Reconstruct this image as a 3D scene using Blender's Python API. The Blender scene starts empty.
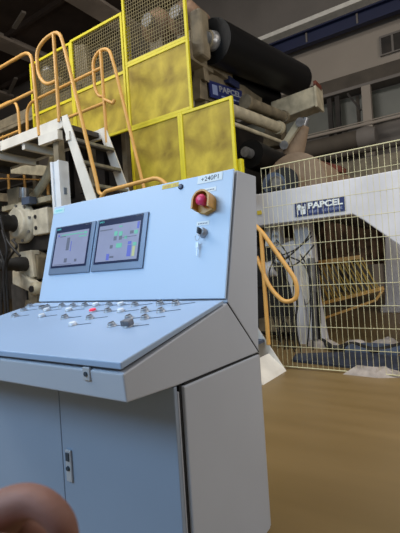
import bpy, math, random
from mathutils import Vector, Matrix
random.seed(7)
col = bpy.context.scene.collection
PI = math.pi
# ------------------------------------------------------------------ camera numbers
F, PITCH, ROLL, EYE, YAW = 417.18, .006, -.0656, 1.0344, -.5967
def _basis():
    w=Vector((0,math.cos(PITCH),math.sin(PITCH))); up=Vector((0,-math.sin(PITCH),math.cos(PITCH))); r=Vector((1,0,0))
    c,s=math.cos(ROLL),math.sin(ROLL); r2=c*r+s*up; u2=-s*r+c*up
    ca,sa=math.cos(YAW),math.sin(YAW)
    t=lambda d: Vector((ca*d.x+sa*d.y,-sa*d.x+ca*d.y,d.z))
    return t(r2),t(u2),t(w)
CR,CU,CW=_basis()
EYEP=Vector((0,0,EYE))
def ray(px,py): return CR*((px-200)/F)+CU*((266.5-py)/F)+CW
def at(px,py,Y):
    d=ray(px,py); return EYEP+d*(Y/d.y)
def at_depth(px,py,D): return EYEP+ray(px,py)*D
# ------------------------------------------------------------------ materials
def lin(c):
    return tuple(((v/255)/12.92 if v/255<=.04045 else ((v/255+.055)/1.055)**2.4) for v in c)
MATS={}
def mat(name,rgb,rough=.5,metal=0,noise=.12,scale=6,emit=0,bump=0,alpha=None,rgb2=None,spec=.5,detail=4):
    if name in MATS: return MATS[name]
    m=bpy.data.materials.new(name); m.use_nodes=True; nt=m.node_tree; N=nt.nodes; L=nt.links
    b=N['Principled BSDF']; b.inputs['Roughness'].default_value=rough; b.inputs['Metallic'].default_value=metal
    b.inputs['Specular IOR Level'].default_value=spec
    c=lin(rgb); c2=lin(rgb2) if rgb2 else tuple(v*(1-noise*2) for v in c)
    tc=N.new('ShaderNodeTexCoord'); nz=N.new('ShaderNodeTexNoise'); nz.inputs['Scale'].default_value=scale; nz.inputs['Detail'].default_value=detail
    L.new(tc.outputs['Object'],nz.inputs['Vector'])
    cr=N.new('ShaderNodeValToRGB'); cr.color_ramp.elements[0].position=.35; cr.color_ramp.elements[1].position=.65
    cr.color_ramp.elements[0].color=(*c2,1); cr.color_ramp.elements[1].color=(*c,1)
    L.new(nz.outputs['Fac'],cr.inputs['Fac']); L.new(cr.outputs['Color'],b.inputs['Base Color'])
    if emit:
        L.new(cr.outputs['Color'],b.inputs['Emission Color']); b.inputs['Emission Strength'].default_value=emit
    if bump:
        bp=N.new('ShaderNodeBump'); bp.inputs['Strength'].default_value=bump; bp.inputs['Distance'].default_value=.01
        L.new(nz.outputs['Fac'],bp.inputs['Height']); L.new(bp.outputs['Normal'],b.inputs['Normal'])
    if alpha is not None: b.inputs['Alpha'].default_value=alpha
    MATS[name]=m; return m
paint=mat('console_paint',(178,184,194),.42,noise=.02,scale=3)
paint_blue_lit=mat('console_paint_blue_lit',(156,178,206),.4,noise=.015,scale=2)  # same console grey, with the blue cast of daylight put into the colour
paint_lit=mat('console_paint_lit',(188,208,230),.4,noise=.015,scale=2)  # console grey made brighter and bluer, daylight on the panel painted in
paint_shaded=mat('console_paint_shaded',(142,156,174),.45,noise=.03,scale=2)  # console grey made darker, shade below the desk painted in
dark=mat('dark_gap',(16,17,20),.7)
bezelm=mat('bezel_grey',(118,134,156),.4,metal=.3,noise=.03)
glass=mat('screen_glass',(34,44,74),.2,noise=.02)
disp=mat('display_picture',(150,150,172),.3,noise=.05,scale=10,emit=.10)
teal=mat('teal_print',(90,200,195),.5,noise=0,emit=.15)
scr_g=mat('screen_green',(100,180,150),.5,noise=0,emit=.15)
scr_b=mat('screen_blue',(84,92,176),.5,noise=0,emit=.2)
scr_d=mat('screen_grey',(96,98,112),.5,noise=0,emit=.05)
scr_y=mat('screen_yellow',(190,190,130),.5,noise=0,emit=.1)
white_l=mat('white_label',(226,234,236),.5,noise=.01)
ink=mat('black_ink',(50,60,70),.6,noise=0)
yel_sticker=mat('yellow_sticker',(222,196,60),.5,noise=.03)
estop=mat('estop_yellow',(204,150,60),.4,noise=.06,scale=20)
pink=mat('mushroom_red',(226,60,105),.35,noise=.03)
chrome=mat('chrome',(188,192,198),.38,metal=.3,noise=.04)
capw=mat('cap_white',(236,240,245),.25,noise=0)
capg=mat('cap_grey',(160,166,174),.3,metal=.2,noise=.1,scale=90)
capk=mat('cap_dark',(112,112,118),.4,noise=.2,scale=90)
capr=mat('cap_red',(240,50,80),.3,noise=0,emit=.4)
orange=mat('rail_orange',(226,172,92),.42,noise=.06,scale=8)
yellow=mat('guard_yellow',(222,208,24),.5,noise=.06,scale=5)
wirey=mat('fence_wire',(214,208,166),.5,noise=.05)
darkwire=mat('dark_mesh_wire',(120,106,60),.6,noise=.2)
lgrey=mat('light_grey_steel',(236,232,222),.5,noise=.08,scale=4)
whitem=mat('machine_white',(214,214,218),.5,noise=.08,scale=2.5)
whitealu=mat('white_profile',(236,242,248),.35,noise=.03)
deckd=mat('deck_dark',(70,66,62),.7,noise=.2,scale=10)
cream=mat('machine_cream',(196,186,158),.5,noise=.18,scale=6,bump=.2)
creamd=mat('machine_cream_dark',(140,128,104),.6,noise=.25,scale=5,bump=.2)
blackr=mat('roll_rubber',(12,12,13),.45,noise=.1,spec=.25)
creaml=mat('machine_cream_light',(218,210,188),.45,noise=.16,scale=7,bump=.15)
blackm=mat('black_rubber',(28,27,28),.6,noise=.2,scale=12)
brownroll=mat('paper_roll',(150,128,104),.75,noise=.08,scale=14)
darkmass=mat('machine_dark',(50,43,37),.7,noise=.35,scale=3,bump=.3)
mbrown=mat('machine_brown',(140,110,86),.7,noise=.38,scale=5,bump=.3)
steelg=mat('worn_steel',(150,150,150),.35,metal=.6,noise=.2,scale=12)
navy=mat('navy_sign',(22,34,92),.5,noise=.04)
bluebeam=mat('blue_beam',(22,32,70),.6,noise=.1,scale=.7)
bluepal=mat('blue_grey_sheet',(78,92,116),.6,noise=.25,scale=4)
paperm=mat('waste_paper',(176,166,158),.8,noise=.15,scale=12)
rust=mat('rust_red',(120,56,34),.7,noise=.3,scale=14)
wallm=mat('wall_paint',(122,116,110),.8,noise=.08,scale=.7)
wallp=mat('wall_panel',(160,150,138),.8,noise=.05,scale=.5)
girder=mat('wall_girder',(86,78,68),.8,noise=.15,scale=2)
winm=mat('dusty_glass',(92,94,84),.4,noise=.12,scale=1)
ceilm=mat('ceiling_dark',(96,82,72),.9,noise=.25,scale=.6)
beamm=mat('ceiling_beam',(205,190,174),.8,noise=.15,scale=1)
skin=mat('skin',(146,104,90),.68,noise=.10,scale=40,bump=.15)
skin.node_tree.nodes['Principled BSDF'].inputs['Subsurface Weight'].default_value=.1
skin.node_tree.nodes['Principled BSDF'].inputs['Subsurface Radius'].default_value=(.01,.004,.002)
def floor_mat():
    m=bpy.data.materials.new('floor_coating'); m.use_nodes=True; nt=m.node_tree; N=nt.nodes; L=nt.links; b=N['Principled BSDF']
    tc=N.new('ShaderNodeTexCoord'); mp=N.new('ShaderNodeMapping'); mp.inputs['Scale'].default_value=(.35,3,1)
    nz=N.new('ShaderNodeTexNoise'); nz.inputs['Scale'].default_value=1.6; nz.inputs['Detail'].default_value=8
    L.new(tc.outputs['Object'],mp.inputs['Vector']); L.new(mp.outputs['Vector'],nz.inputs['Vector'])
    cr=N.new('ShaderNodeValToRGB'); cr.color_ramp.elements[0].position=.3; cr.color_ramp.elements[1].position=.7
    cr.color_ramp.elements[0].color=(*lin((118,97,60)),1); cr.color_ramp.elements[1].color=(*lin((130,108,70)),1)
    L.new(nz.outputs['Fac'],cr.inputs['Fac']); L.new(cr.outputs['Color'],b.inputs['Base Color'])
    mr=N.new('ShaderNodeMapRange'); mr.inputs['To Min'].default_value=.32; mr.inputs['To Max'].default_value=.55
    L.new(nz.outputs['Fac'],mr.inputs['Value']); L.new(mr.outputs['Result'],b.inputs['Roughness'])
    return m
floorm=floor_mat()
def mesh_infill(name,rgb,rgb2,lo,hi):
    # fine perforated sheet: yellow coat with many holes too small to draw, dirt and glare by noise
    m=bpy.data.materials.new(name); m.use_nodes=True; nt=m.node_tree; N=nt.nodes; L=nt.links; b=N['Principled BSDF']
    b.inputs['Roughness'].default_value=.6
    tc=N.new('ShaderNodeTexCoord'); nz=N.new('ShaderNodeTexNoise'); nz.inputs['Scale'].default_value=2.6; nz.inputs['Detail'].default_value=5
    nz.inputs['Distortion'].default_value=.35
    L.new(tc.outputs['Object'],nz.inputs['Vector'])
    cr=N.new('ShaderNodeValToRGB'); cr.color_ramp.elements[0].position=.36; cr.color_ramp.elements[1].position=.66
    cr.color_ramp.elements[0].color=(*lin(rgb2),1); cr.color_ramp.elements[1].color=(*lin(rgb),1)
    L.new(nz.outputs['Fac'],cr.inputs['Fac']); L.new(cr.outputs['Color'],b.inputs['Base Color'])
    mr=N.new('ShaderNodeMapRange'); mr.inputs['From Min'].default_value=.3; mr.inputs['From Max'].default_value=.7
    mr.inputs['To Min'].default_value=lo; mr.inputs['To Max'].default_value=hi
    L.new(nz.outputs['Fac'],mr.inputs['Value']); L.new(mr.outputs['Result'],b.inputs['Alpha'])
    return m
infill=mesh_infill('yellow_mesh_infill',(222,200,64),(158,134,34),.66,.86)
# ------------------------------------------------------------------ mesh builder
class MB:
    def __init__(s): s.v=[]; s.f=[]; s.sm=[]
    def add(s,vs,fs,smooth=False):
        o=len(s.v); s.v+= [Vector(v) for v in vs]; s.f+=[[i+o for i in f] for f in fs]; s.sm+=[smooth]*len(fs); return s
    def box(s,x0,x1,y0,y1,z0,z1):
        vs=[(x,y,z) for x in (x0,x1) for y in (y0,y1) for z in (z0,z1)]
        return s.add(vs,[(0,1,3,2),(4,6,7,5),(0,4,5,1),(2,3,7,6),(0,2,6,4),(1,5,7,3)])
    def obox(s,c,ax,ay,az):
        c=Vector(c);ax=Vector(ax);ay=Vector(ay);az=Vector(az)
        vs=[c+ax*i+ay*j+az*k for i in(-1,1) for j in(-1,1) for k in(-1,1)]
        return s.add(vs,[(0,1,3,2),(4,6,7,5),(0,4,5,1),(2,3,7,6),(0,2,6,4),(1,5,7,3)])
    def bar(s,p,q,w,h,up=(0,0,1)):
        p=Vector(p);q=Vector(q);d=(q-p).normalized();u=Vector(up)
        sd=d.cross(u).normalized();u=sd.cross(d)
        return s.obox((p+q)/2,(q-p)/2,sd*w/2,u*h/2)
    def prism(s,pts,n):   # polygon pts extruded by vector n
        n=Vector(n);pts=[Vector(p) for p in pts];k=len(pts)
        return s.add(pts+[p+n for p in pts],[list(range(k))[::-1],list(range(k,2*k))]+[(i,(i+1)%k,k+(i+1)%k,k+i) for i in range(k)])
    def cone(s,p,q,r0,r1,n=20,cap=True):
        return s.lathe(p,q,[(0,r0),(1,r1)],n,cap)
    def cyl(s,p,q,r,n=20): return s.lathe(p,q,[(0,r),(1,r)],n)
    def lathe(s,p,q,prof,n=24,cap=True):  # profile (t along p->q, radius)
        p=Vector(p);q=Vector(q);d=(q-p).normalized()
        a=d.cross(Vector((0,0,1)));  a=Vector((1,0,0)) if a.length<1e-3 else a.normalized()
        b=d.cross(a)
        vs=[];fs=[]
        for t,r in prof:
            c=p+(q-p)*t
            vs+=[c+(a*math.cos(2*PI*i/n)+b*math.sin(2*PI*i/n))*r for i in range(n)]
        for k in range(len(prof)-1):
            fs+=[(k*n+i,k*n+(i+1)%n,(k+1)*n+(i+1)%n,(k+1)*n+i) for i in range(n)]
        s.add(vs,fs,True)
        if cap:
            m=len(prof)-1
            s.add(vs[:n],[list(range(n))[::-1]]); s.add(vs[m*n:],[list(range(n))])
        return s
    def tube(s,pts,r,n=10,bend=.0,closed=False):
        P=[Vector(p) for p in pts]
        if bend>0:
            Q=[P[0]]
            for i in range(1,len(P)-1):
                a,b,c=P[i-1],P[i],P[i+1]; k=min(bend,(a-b).length*.48,(c-b).length*.48)
                p0=b+(a-b).normalized()*k; p1=b+(c-b).normalized()*k
                for j in range(6):
                    t=j/5; Q.append(p0*(1-t)**2+b*2*t*(1-t)+p1*t*t)
            Q.append(P[-1]); P=Q
        vs=[];fs=[];a=None
        for i,c in enumerate(P):
            d=((P[min(i+1,len(P)-1)]-P[max(i-1,0)])).normalized()
            if a is None:
                a=d.cross(Vector((0,0,1))); a=Vector((1,0,0)) if a.length<1e-3 else a.normalized()
            a=(a-d*a.dot(d)).normalized(); b=d.cross(a)
            vs+=[c+(a*math.cos(2*PI*j/n)+b*math.sin(2*PI*j/n))*r for j in range(n)]
        for k in range(len(P)-1):
            fs+=[(k*n+j,k*n+(j+1)%n,(k+1)*n+(j+1)%n,(k+1)*n+j) for j in range(n)]
        s.add(vs,fs,True); s.add(vs[:n],[list(range(n))[::-1]]); s.add(vs[-n:],[list(range(n))]); return s
    def ball(s,c,r,n=14,sc=(1,1,1)):
        c=Vector(c);vs=[];fs=[];m=n//2
        for i in range(m+1):
            ph=PI*i/m
            for j in range(n):
                th=2*PI*j/n; vs.append(c+Vector((r*sc[0]*math.sin(ph)*math.cos(th),r*sc[1]*math.sin(ph)*math.sin(th),r*sc[2]*math.cos(ph))))
        for i in range(m):
            for j in range(n): fs.append((i*n+j,(i+1)*n+j,(i+1)*n+(j+1)%n,i*n+(j+1)%n))
        return s.add(vs,fs,True)
    def build(s,name,m,parent=None,bevel=0,loc=None,**tags):
        base=Vector((0,0,0))
        p=parent
        while p is not None: base+=p.location; p=p.parent
        own=Vector(loc) if loc is not None else (sum(s.v,Vector())/len(s.v) if parent is None else base)
        if parent is not None: own=sum(s.v,Vector())/len(s.v)
        me=bpy.data.meshes.new(name); me.from_pydata([v-own for v in s.v],[],s.f)
        me.polygons.foreach_set('use_smooth',s.sm); me.update()
        import bmesh
        b=bmesh.new(); b.from_mesh(me); bmesh.ops.recalc_face_normals(b,faces=b.faces); b.to_mesh(me); b.free()
        me.materials.append(m)
        o=bpy.data.objects.new(name,me); col.objects.link(o); o.parent=parent; o.location=own-base
        if bevel:
            md=o.modifiers.new('bevel','BEVEL'); md.width=bevel; md.segments=2; md.limit_method='ANGLE'
        for k,v in tags.items(): o[k]=v
        return o
def thing(name,loc,label,category,group=None):
    o=bpy.data.objects.new(name,None); col.objects.link(o); o.location=loc; o.empty_display_size=.1
    o['label']=label; o['category']=category
    if group: o['group']=group
    return o
def tag(o,label,category,group=None,kind=None):
    o['label']=label; o['category']=category
    if group: o['group']=group
    if kind: o['kind']=kind
    return o
def text_mb(txt,size,origin,ux,uy,ext=.0006,bold=0):
    cu=bpy.data.curves.new('text','FONT'); cu.body=txt; cu.size=size; cu.extrude=ext; cu.offset=bold
    ob=bpy.data.objects.new('text',cu); col.objects.link(ob)
    bpy.context.view_layer.update()
    dg=bpy.context.evaluated_depsgraph_get(); me=bpy.data.meshes.new_from_object(ob.evaluated_get(dg))
    xs=[v.co.x for v in me.vertices] or [0]
    ux=Vector(ux).normalized();uy=Vector(uy).normalized();n=ux.cross(uy);origin=Vector(origin)
    mb=MB(); mb.add([origin+ux*v.co.x+uy*v.co.y+n*v.co.z for v in me.vertices],[list(p.vertices) for p in me.polygons])
    mb.width=max(xs)
    bpy.data.objects.remove(ob); bpy.data.meshes.remove(me); bpy.data.curves.remove(cu)
    return mb
def text_fit(txt,width,height,origin,ux,uy,ext=.0006,bold=0):
    # text stretched to width x height
    mb=text_mb(txt,1,(0,0,0),(1,0,0),(0,1,0),ext=1,bold=bold)
    xs=[v.x for v in mb.v]; ys=[v.y for v in mb.v]; x0,x1,y0,y1=min(xs),max(xs),min(ys),max(ys)
    ux=Vector(ux).normalized();uy=Vector(uy).normalized();n=ux.cross(uy);o=Vector(origin)
    mb.v=[o+ux*((v.x-x0)/(x1-x0)*width)+uy*((v.y-y0)/(y1-y0)*height)+n*(v.z*ext) for v in mb.v]
    return mb

# ================================================================== THE SETTING
def structure(name,mb,m,label=None,cat=None,parent=None):
    o=mb.build(name,m,parent)
    if parent is None: o['kind']='structure'
    if label: o['label']=label; o['category']=cat
    return o
structure('floor',MB().box(-26,8,-8,14.2,-.1,0),floorm,'glossy olive brown coated factory floor','floor')
structure('wall_back',MB().box(-26,8,14,14.2,0,12),wallm,'tall grey rear wall of the factory hall','wall')
structure('wall_left',MB().box(-26.2,-26,-8,14.2,0,12),wallm,'distant dark left wall of the hall','wall')
structure('ceiling',MB().box(-26,8,-3,14.2,12,12.2),ceilm,'dark high ceiling of the factory hall','ceiling')
structure('trim_1',MB().box(-26,8,13.93,14,6.78,8.12),wallp,'pale grey beige panel band across the rear wall','panel band')
g=MB().box(-26,8,13.5,14,6.35,6.76); structure('trim_2',g,girder,'dark brown steel girder under the pale wall band','girder')
structure('trim_3',MB().box(-26,8,13.42,14,6.24,6.33),wallm,'narrow light ledge under the dark wall girder','ledge')
# windows strip below the girder
w=MB().box(-26,8,13.9,13.98,5.2,6.18); wo=structure('window_1',w,winm,'row of dusty greenish window panes under the girder','window')
f=MB()
for i in range(17):
    x=-25+i*2.0
    f.box(x-.05,x+.05,13.86,13.9,5.2,6.18)
f.build('window_frame',girder,wo)
w=MB().box(-2.2,-1.55,13.86,13.92,7.2,7.72); wo=structure('window_2',w,darkmass,'two small dark louvred openings in the pale wall band','window')
f=MB().box(-2.25,-1.5,13.84,13.88,7.7,7.76).box(-2.25,-1.5,13.84,13.88,7.16,7.2).box(-1.92,-1.86,13.84,13.88,7.2,7.7).box(-2.25,-2.2,13.84,13.88,7.2,7.7)
f.build('window_frame',wallm,wo)
w=MB().box(-2.15,1.5,13.9,13.98,9.05,9.6); wo=structure('window_3',w,darkmass,'brown louvred opening above the blue beam at right','window')
f=MB()
for i in range(6): f.box(-2.15,1.5,13.86,13.9,9.07+i*.09,9.11+i*.09)
f.build('window_slats',wallp,wo)
structure('trim_4',MB().box(-2.78,-2.3,13.6,14,9.06,11.9),whitealu,'pale upright column above the blue beam','column')
f=MB().box(-26,8,13.6,14,8.92,9.06).box(-26,8,13.75,13.95,8.66,8.70)
structure('trim_5',f,lgrey,'thin light rails running along the wall above the blue beam','rail')
t=thing('crane_beam',(0,13.6,8.3),'long dark blue steel beam with stiffener ribs high on the rear wall','beam')
MB().box(-26,8,13.55,13.62,8.15,8.55).build('web',bluebeam,t)
MB().box(-26,8,13.4,13.62,8.53,8.58).box(-26,8,13.4,13.62,8.12,8.17).build('flange',bluebeam,t)
for i in range(10):
    MB().box(-14+i*1.6,-13.95+i*1.6,13.5,13.56,8.17,8.53).build('stiffener',wallm,t)
# pipes & column on wall, right
t=thing('wall_duct',(-3.5,13.2,5),'fat grey duct with pipes running along the rear wall below the windows','duct')
MB().cyl((-26,13.2,4.55),(-2.7,13.2,4.62),.28).build('duct_body',girder,t)
MB().lathe((-2.9,13.2,4.62),(-2.4,13.2,4.62),[(0,.3),(.5,.34),(1,.25)]).build('duct_collar',wallm,t)
o=MB().tube([(-26,13.3,5.05),(8,13.3,5.05)],.05).tube([(-26,13.3,5.14),(8,13.3,5.14)],.02).build('wall_pipe',wallp)
tag(o,'long thin pale pipe clamped to the rear wall above the fat duct','pipe')
o=MB().tube([(-26,12.9,4.16),(8,12.9,4.2)],.09).build('wall_pipe',girder); tag(o,'long thick brown pipe on the rear wall, lowest of the wall pipes','pipe')
t=thing('wall_column',(-2.7,13.5,0),'pale steel upright with a dark diagonal bracket on the rear wall','column')
MB().box(-2.75,-2.5,13.3,13.5,0,6.2).build('upright',wallp,t)
MB().bar((-3.15,13.3,6.1),(-2.8,13.3,5.5),.06,.1,(0,1,0)).build('bracket',darkmass,t)
t=thing('cable_riser',(-3.9,13.5,0),'pair of dark vertical cable risers on the window wall','riser')
for x in (-3.85,-3.6): MB().box(x,x+.14,13.49,13.59,0,6.2).build('riser_channel',darkmass,t)
# ceiling beams
lab=['pale ceiling beam high above the handrails at far left','ceiling beam above the top of the guards','ceiling beam nearer the right of the hall','ceiling beam at far left edge of the dark roof','ceiling beam over the right of the hall']
for i,x in enumerate((-17,-12,-6,-22,-1)):
    o=MB().box(x-.5,x+.5,-3,14,11.5,11.62).box(x-.05,x+.05,-3,14,11.62,12).build('ceiling_beam',beamm); tag(o,lab[i],'beam','ceiling beams')
for i in range(5):
    y=3+i*2.6
    o=MB().box(-26,8,y-.07,y+.07,11.8,12).build('ceiling_purlin',ceilm); tag(o,'dark purlin running across under the ceiling','purlin','ceiling purlins')
for i,(a,b) in enumerate((((14,28),(24,12)),((9,93),(16,78)))):
    pa=EYEP+ray(*a)*((11.5-EYE)/ray(*a).z); pb=EYEP+ray(*b)*((11.5-EYE)/ray(*b).z)
    o=MB().bar(pa,pb,.16,.08).build('roof_light',wallp); tag(o,('dusty unlit tube lamp under the roof at top left','dusty unlit tube lamp seen between the left handrails')[i],'lamp')

# ================================================================== CONSOLE
X1,Y0=-.7135,.7003; W=1.0245; X0=X1-W
con=thing('control_console',((X0+X1)/2,Y0+.45,0),'light grey steel operator console with two touch screens and sloping button desk','console')
def P(x,v,z): return (x,Y0+v,z)
g=.004
# lower cabinet
cab=MB(); cab.box(X0,X1-.004,Y0+.206,Y0+.70,.06,.70); cab.build('cabinet_body',paint,con,bevel=.003)
MB().box(X0+.03,X1-.03,Y0+.24,Y0+.66,0,.06).build('plinth',dark,con)
# right side cover panel of cabinet: thin slab standing off a dark gap
MB().prism([P(X1-.006,.222,.062),P(X1-.006,.690,.062),P(X1-.006,.690,.705),P(X1-.006,.222,.712)],(.014,0,0)).build('side_panel',paint,con,bevel=.004)
MB().box(X1-.012,X1-.002,Y0+.212,Y0+.221,.062,.715).build('side_gap',dark,con)
MB().box(X1-.012,X1+.003,Y0+.692,Y0+.703,.065,.7).build('rear_edge_strip',chrome,con)
for k,(a,b) in enumerate(((X0+.003,X0+W/2+.005),(X0+W/2+.008,X1-.004))):
    d=MB().box(a,b,Y0+.190,Y0+.205,.066,.716).build('cabinet_door',paint_shaded,con,bevel=.003)
    if k==1:
        h=MB().box(-1.196,-1.168,Y0+.182,Y0+.190,.355,.462).build('door_handle',chrome,d,bevel=.003)
        q=MB().lathe((-1.182,Y0+.183,.40),(-1.182,Y0+.177,.40),[(0,.009),(1,.007)],16); q.box(-1.190,-1.174,Y0+.179,Y0+.183,.425,.452); q.build('handle_lock',ink,d)
# desk body (side profile with the crease running to the rear)
prof=[(.0067,.7303),(.000,.800),(.4975,.9150),(.7042,.7100),(.20,.7188)]
MB().prism([P(X0,v,z) for v,z in prof],(W,0,0)).build('desk_body',paint,con,bevel=.004)
dl=Vector((0,.4906,.1008)).normalized(); dn=Vector((0,-.1008,.4906)).normalized()
def D(x,s,h=0): return Vector((x,Y0,.8279))+dl*s+dn*h
MB().prism([D(X0+.012,.012,-.022),D(X0+.012,.49,-.018),D(X0+.012,.49,-.012),D(X0+.012,.012,-.012)],(W-.024,0,0)).build('lid_seal',dark,con)
MB().prism([D(X0,-.006,-.017),D(X0,.487,-.012),D(X0,.487,.001),D(X0,-.004,.001)],(W-.002,0,0)).build('desk_lid',paint_blue_lit,con,bevel=.003)
lk=MB().obox((-.841,Y0+.001,.790),(.013,0,0),(0,.004,0),(0,0,.017)).build('lid_lock',chrome,con,bevel=.002)
MB().cyl((-.841,Y0-.003,.790),(-.841,Y0-.006,.790),.006,14).build('lock_keyhole',ink,lk)
# upper unit
up_prof=[(.500,.918),(.506,.935),(.630,1.3852-.004),(.7801,1.3852-.004),(.7046,.712)]
MB().prism([P(X0,v,z) for v,z in up_prof],(W,0,0)).build('upper_housing',paint,con,bevel=.004)
pu=Vector((0,.1221,.4565)).normalized(); pn=Vector((0,-.4565,.1221)).normalized()
def S(x,s,h=0): return Vector((x,Y0+.4906,.9287))+pu*s+pn*h
MB().prism([S(X0+.01,.006,-.014),S(X0+.01,.468,-.014),S(X0+.01,.468,-.004),S(X0+.01,.006,-.004)],(W-.02,0,0)).build('door_seal',dark,con)
MB().prism([S(X0,.002,-.008),S(X0,.4735,-.008),S(X0,.4735,0),S(X0,.002,0)],(W-.004,0,0)).build('screen_door',paint_lit,con,bevel=.003)
# seam line desk / upper housing (dark joint)
MB().prism([P(X1-.004,.4975,.9155),P(X1-.004,.5005,.9165),P(X1-.004,.7055,.7115),P(X1-.004,.7030,.7100)],(.0044,0,0)).build('housing_joint',dark,con)
MB().prism([P(X1-.006,.232,.7125),P(X1-.006,.70,.7035),P(X1-.006,.70,.7085),P(X1-.006,.232,.7175)],(.0075,0,0)).build('cabinet_joint',dark,con)
def plate(x0,x1,s0,s1,h0,h1): return MB().prism([S(x0,s0,h0),S(x1,s0,h0),S(x1,s1,h0),S(x0,s1,h0)],pn*(h1-h0))
XU=Vector((1,0,0))
# touch screens
for k,(xa,xb) in enumerate(((-1.690,-1.409),(-1.397,-1.100))):
    sa,sb=.127,.361
    ts=plate(xa,xb,sa,sb,0,.007).build('touch_screen',bezelm,con,bevel=.002)
    plate(xa+.013,xb-.024,sa+.030,sb-.005,.007,.008).build('screen_glass',glass,ts)
    dx0,dx1,ds0,ds1=xa+.023,xb-.034,sa+.040,sb-.034
    plate(dx0,dx1,ds0,ds1,.008,.0085).build('display',disp,ts)
    w_=dx1-dx0; h_=ds1-ds0
    def pic(nm,m,items):
        mb=MB()
        for (a,b,c,d) in items: 
            q=plate(dx0+a*w_,dx0+b*w_,ds0+c*h_,ds0+d*h_,.0085,.0089); mb.add(q.v,q.f)
        mb.build(nm,m,ts)
    if k==0:
        pic('display_header',scr_g,[(.16,.82,.90,.93),(.86,.95,.88,.94),(.72,.95,.80,.83)])
        pic('display_figures',scr_d,[(.36,.45,.44,.82),(.36,.45,.08,.2),(.68,.75,.08,.16),(.05,.6,.02,.035),(.12,.3,.86,.885)])
        pic('display_accents',scr_b,[(.05,.1,.88,.94),(.50,.52,.4,.7)])
    else:
        pic('display_header',scr_g,[(.40,.48,.68,.8),(.52,.60,.66,.78),(.48,.62,.34,.46),(.88,.96,.66,.76),(.88,.96,.35,.44),(.66,.72,.56,.64),(.5,.58,.9,.94)])
        pic('display_figures',scr_d,[(.33,.40,.34,.43),(.02,.34,.86,.89),(.40,.47,.55,.66),(.53,.60,.55,.66),(.35,.45,.08,.13),(.78,.86,.68,.76),(.6,.94,.60,.615)])
        pic('display_accents',scr_b,[(.27,.34,.03,.2),(.76,.85,.08,.38),(.93,.98,.8,.98),(.76,.84,.4,.48)])
        pic('display_gauge',scr_y,[(.88,.94,.08,.34)])
    text_fit('SIEMENS',.030,.0075,S(xa+.018,sb-.019,.0085),XU,pu,ext=.0002).build('maker_name',teal,ts)
    text_fit('SIMATIC HMI',.035,.004,S(xb-.062,sb-.013,.0085),XU,pu,ext=.0002).build('product_line',scr_d,ts)
# labels and stickers
l=plate(-.873,-.763,.4385,.4705,0,.0015).build('designation_plate',white_l,con); 
text_fit('+240P1',.076,.018,S(-.856,.4455,.0016),XU,pu,ext=.0003,bold=.004).build('lettering',ink,l)
l=plate(-1.046,-.964,.448,.466,0,.001).build('warning_sticker',yel_sticker,con)
q=MB()
for k in range(9):
    if k==5: continue
    a=-1.039+k*.008; b=plate(a,a+.0055,.452,.460+.002*(k%2),.001,.0013); q.add(b.v,b.f)
q.build('sticker_print',estop,l)
l=plate(-1.735,-1.655,.436,.462,0,.001).build('maker_label',mat('cyan_label',(190,226,226),.5,noise=0),con)
text_fit('SIEMENS',.05,.009,S(-1.72,.445,.0012),XU,pu,ext=.0002).build('lettering',teal,l)
for (xa,xb,s) in ((-.842,-.787,.400),(-.860,-.805,.272)):
    l=plate(xa,xb,s,s+.016,0,.001).build('function_label',white_l,con)
    q=MB()
    for k in range(6):
        b=plate(xa+.007+k*.007,xa+.012+k*.007,s+.005,s+.0095,.001,.0012); q.add(b.v,b.f)
    q.build('label_print',scr_d,l)
MB().lathe(S(-.951,.443,0),S(-.951,.443,.006),[(0,.011),(.7,.011),(1,.007)],20).build('round_plug',mat('plug_blue',(50,66,96),.4),con)
# emergency stop
es=MB(); cx,cs=-.818,.352
R=.038
# back plate + u-shaped shroud opening downwards
bp=[(cx+R*math.cos(a),cs+R*math.sin(a)) for a in [i*PI/10 for i in range(11)]]+[(cx-R,cs-.03),(cx,cs-.045),(cx+R,cs-.03)]
es.prism([S(a,b,0) for a,b in bp],pn*.02)
esr=es.build('emergency_stop',estop,con,bevel=.002)
ring=MB(); arc=[i*PI/14 for i in range(15)]
outer=[(cx-R,cs-.03)]+[(cx+R*math.cos(PI-a),cs+R*math.sin(PI-a)) for a in arc]+[(cx+R,cs-.03)]
inner=[(cx-R+.007,cs-.03)]+[(cx+(R-.007)*math.cos(PI-a),cs+(R-.007)*math.sin(PI-a)) for a in arc]+[(cx+R-.007,cs-.03)]
for i in range(len(outer)-1):
    q=[outer[i],outer[i+1],inner[i+1],inner[i]]
    ring.prism([S(a,b,.018) for a,b in q],pn*.034)
ring.build('shroud',estop,esr)
MB().lathe(S(cx,cs,.02),S(cx,cs,.058),[(0,.014),(.35,.014),(.4,.019),(.75,.021),(.93,.016),(1,.006)],24).build('stop_button',pink,esr)
# key switch with key
ks=MB().lathe(S(-.828,.243,0),S(-.828,.243,.02),[(0,.018),(.5,.018),(.55,.014),(1,.013)],24).build('key_switch',chrome,con)
MB().obox(S(-.828,.243,.028),XU*.003,pu*.011,pn*.010).build('key',ink,ks,bevel=.001)
q=MB(); ctr=S(-.838,.222,.02); q.tube([ctr+XU*(.010*math.cos(a))+pu*(.012*math.sin(a)) for a in [i*2*PI/14 for i in range(15)]],.0012,6)
q.build('key_ring',chrome,ks)
q=MB().obox(S(-.842,.196,.012),XU*.006,pu*.010,pn*.0012).obox(S(-.841,.172,.012),XU*.0026,pu*.016,pn*.001).build('spare_key',chrome,ks)
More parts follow.
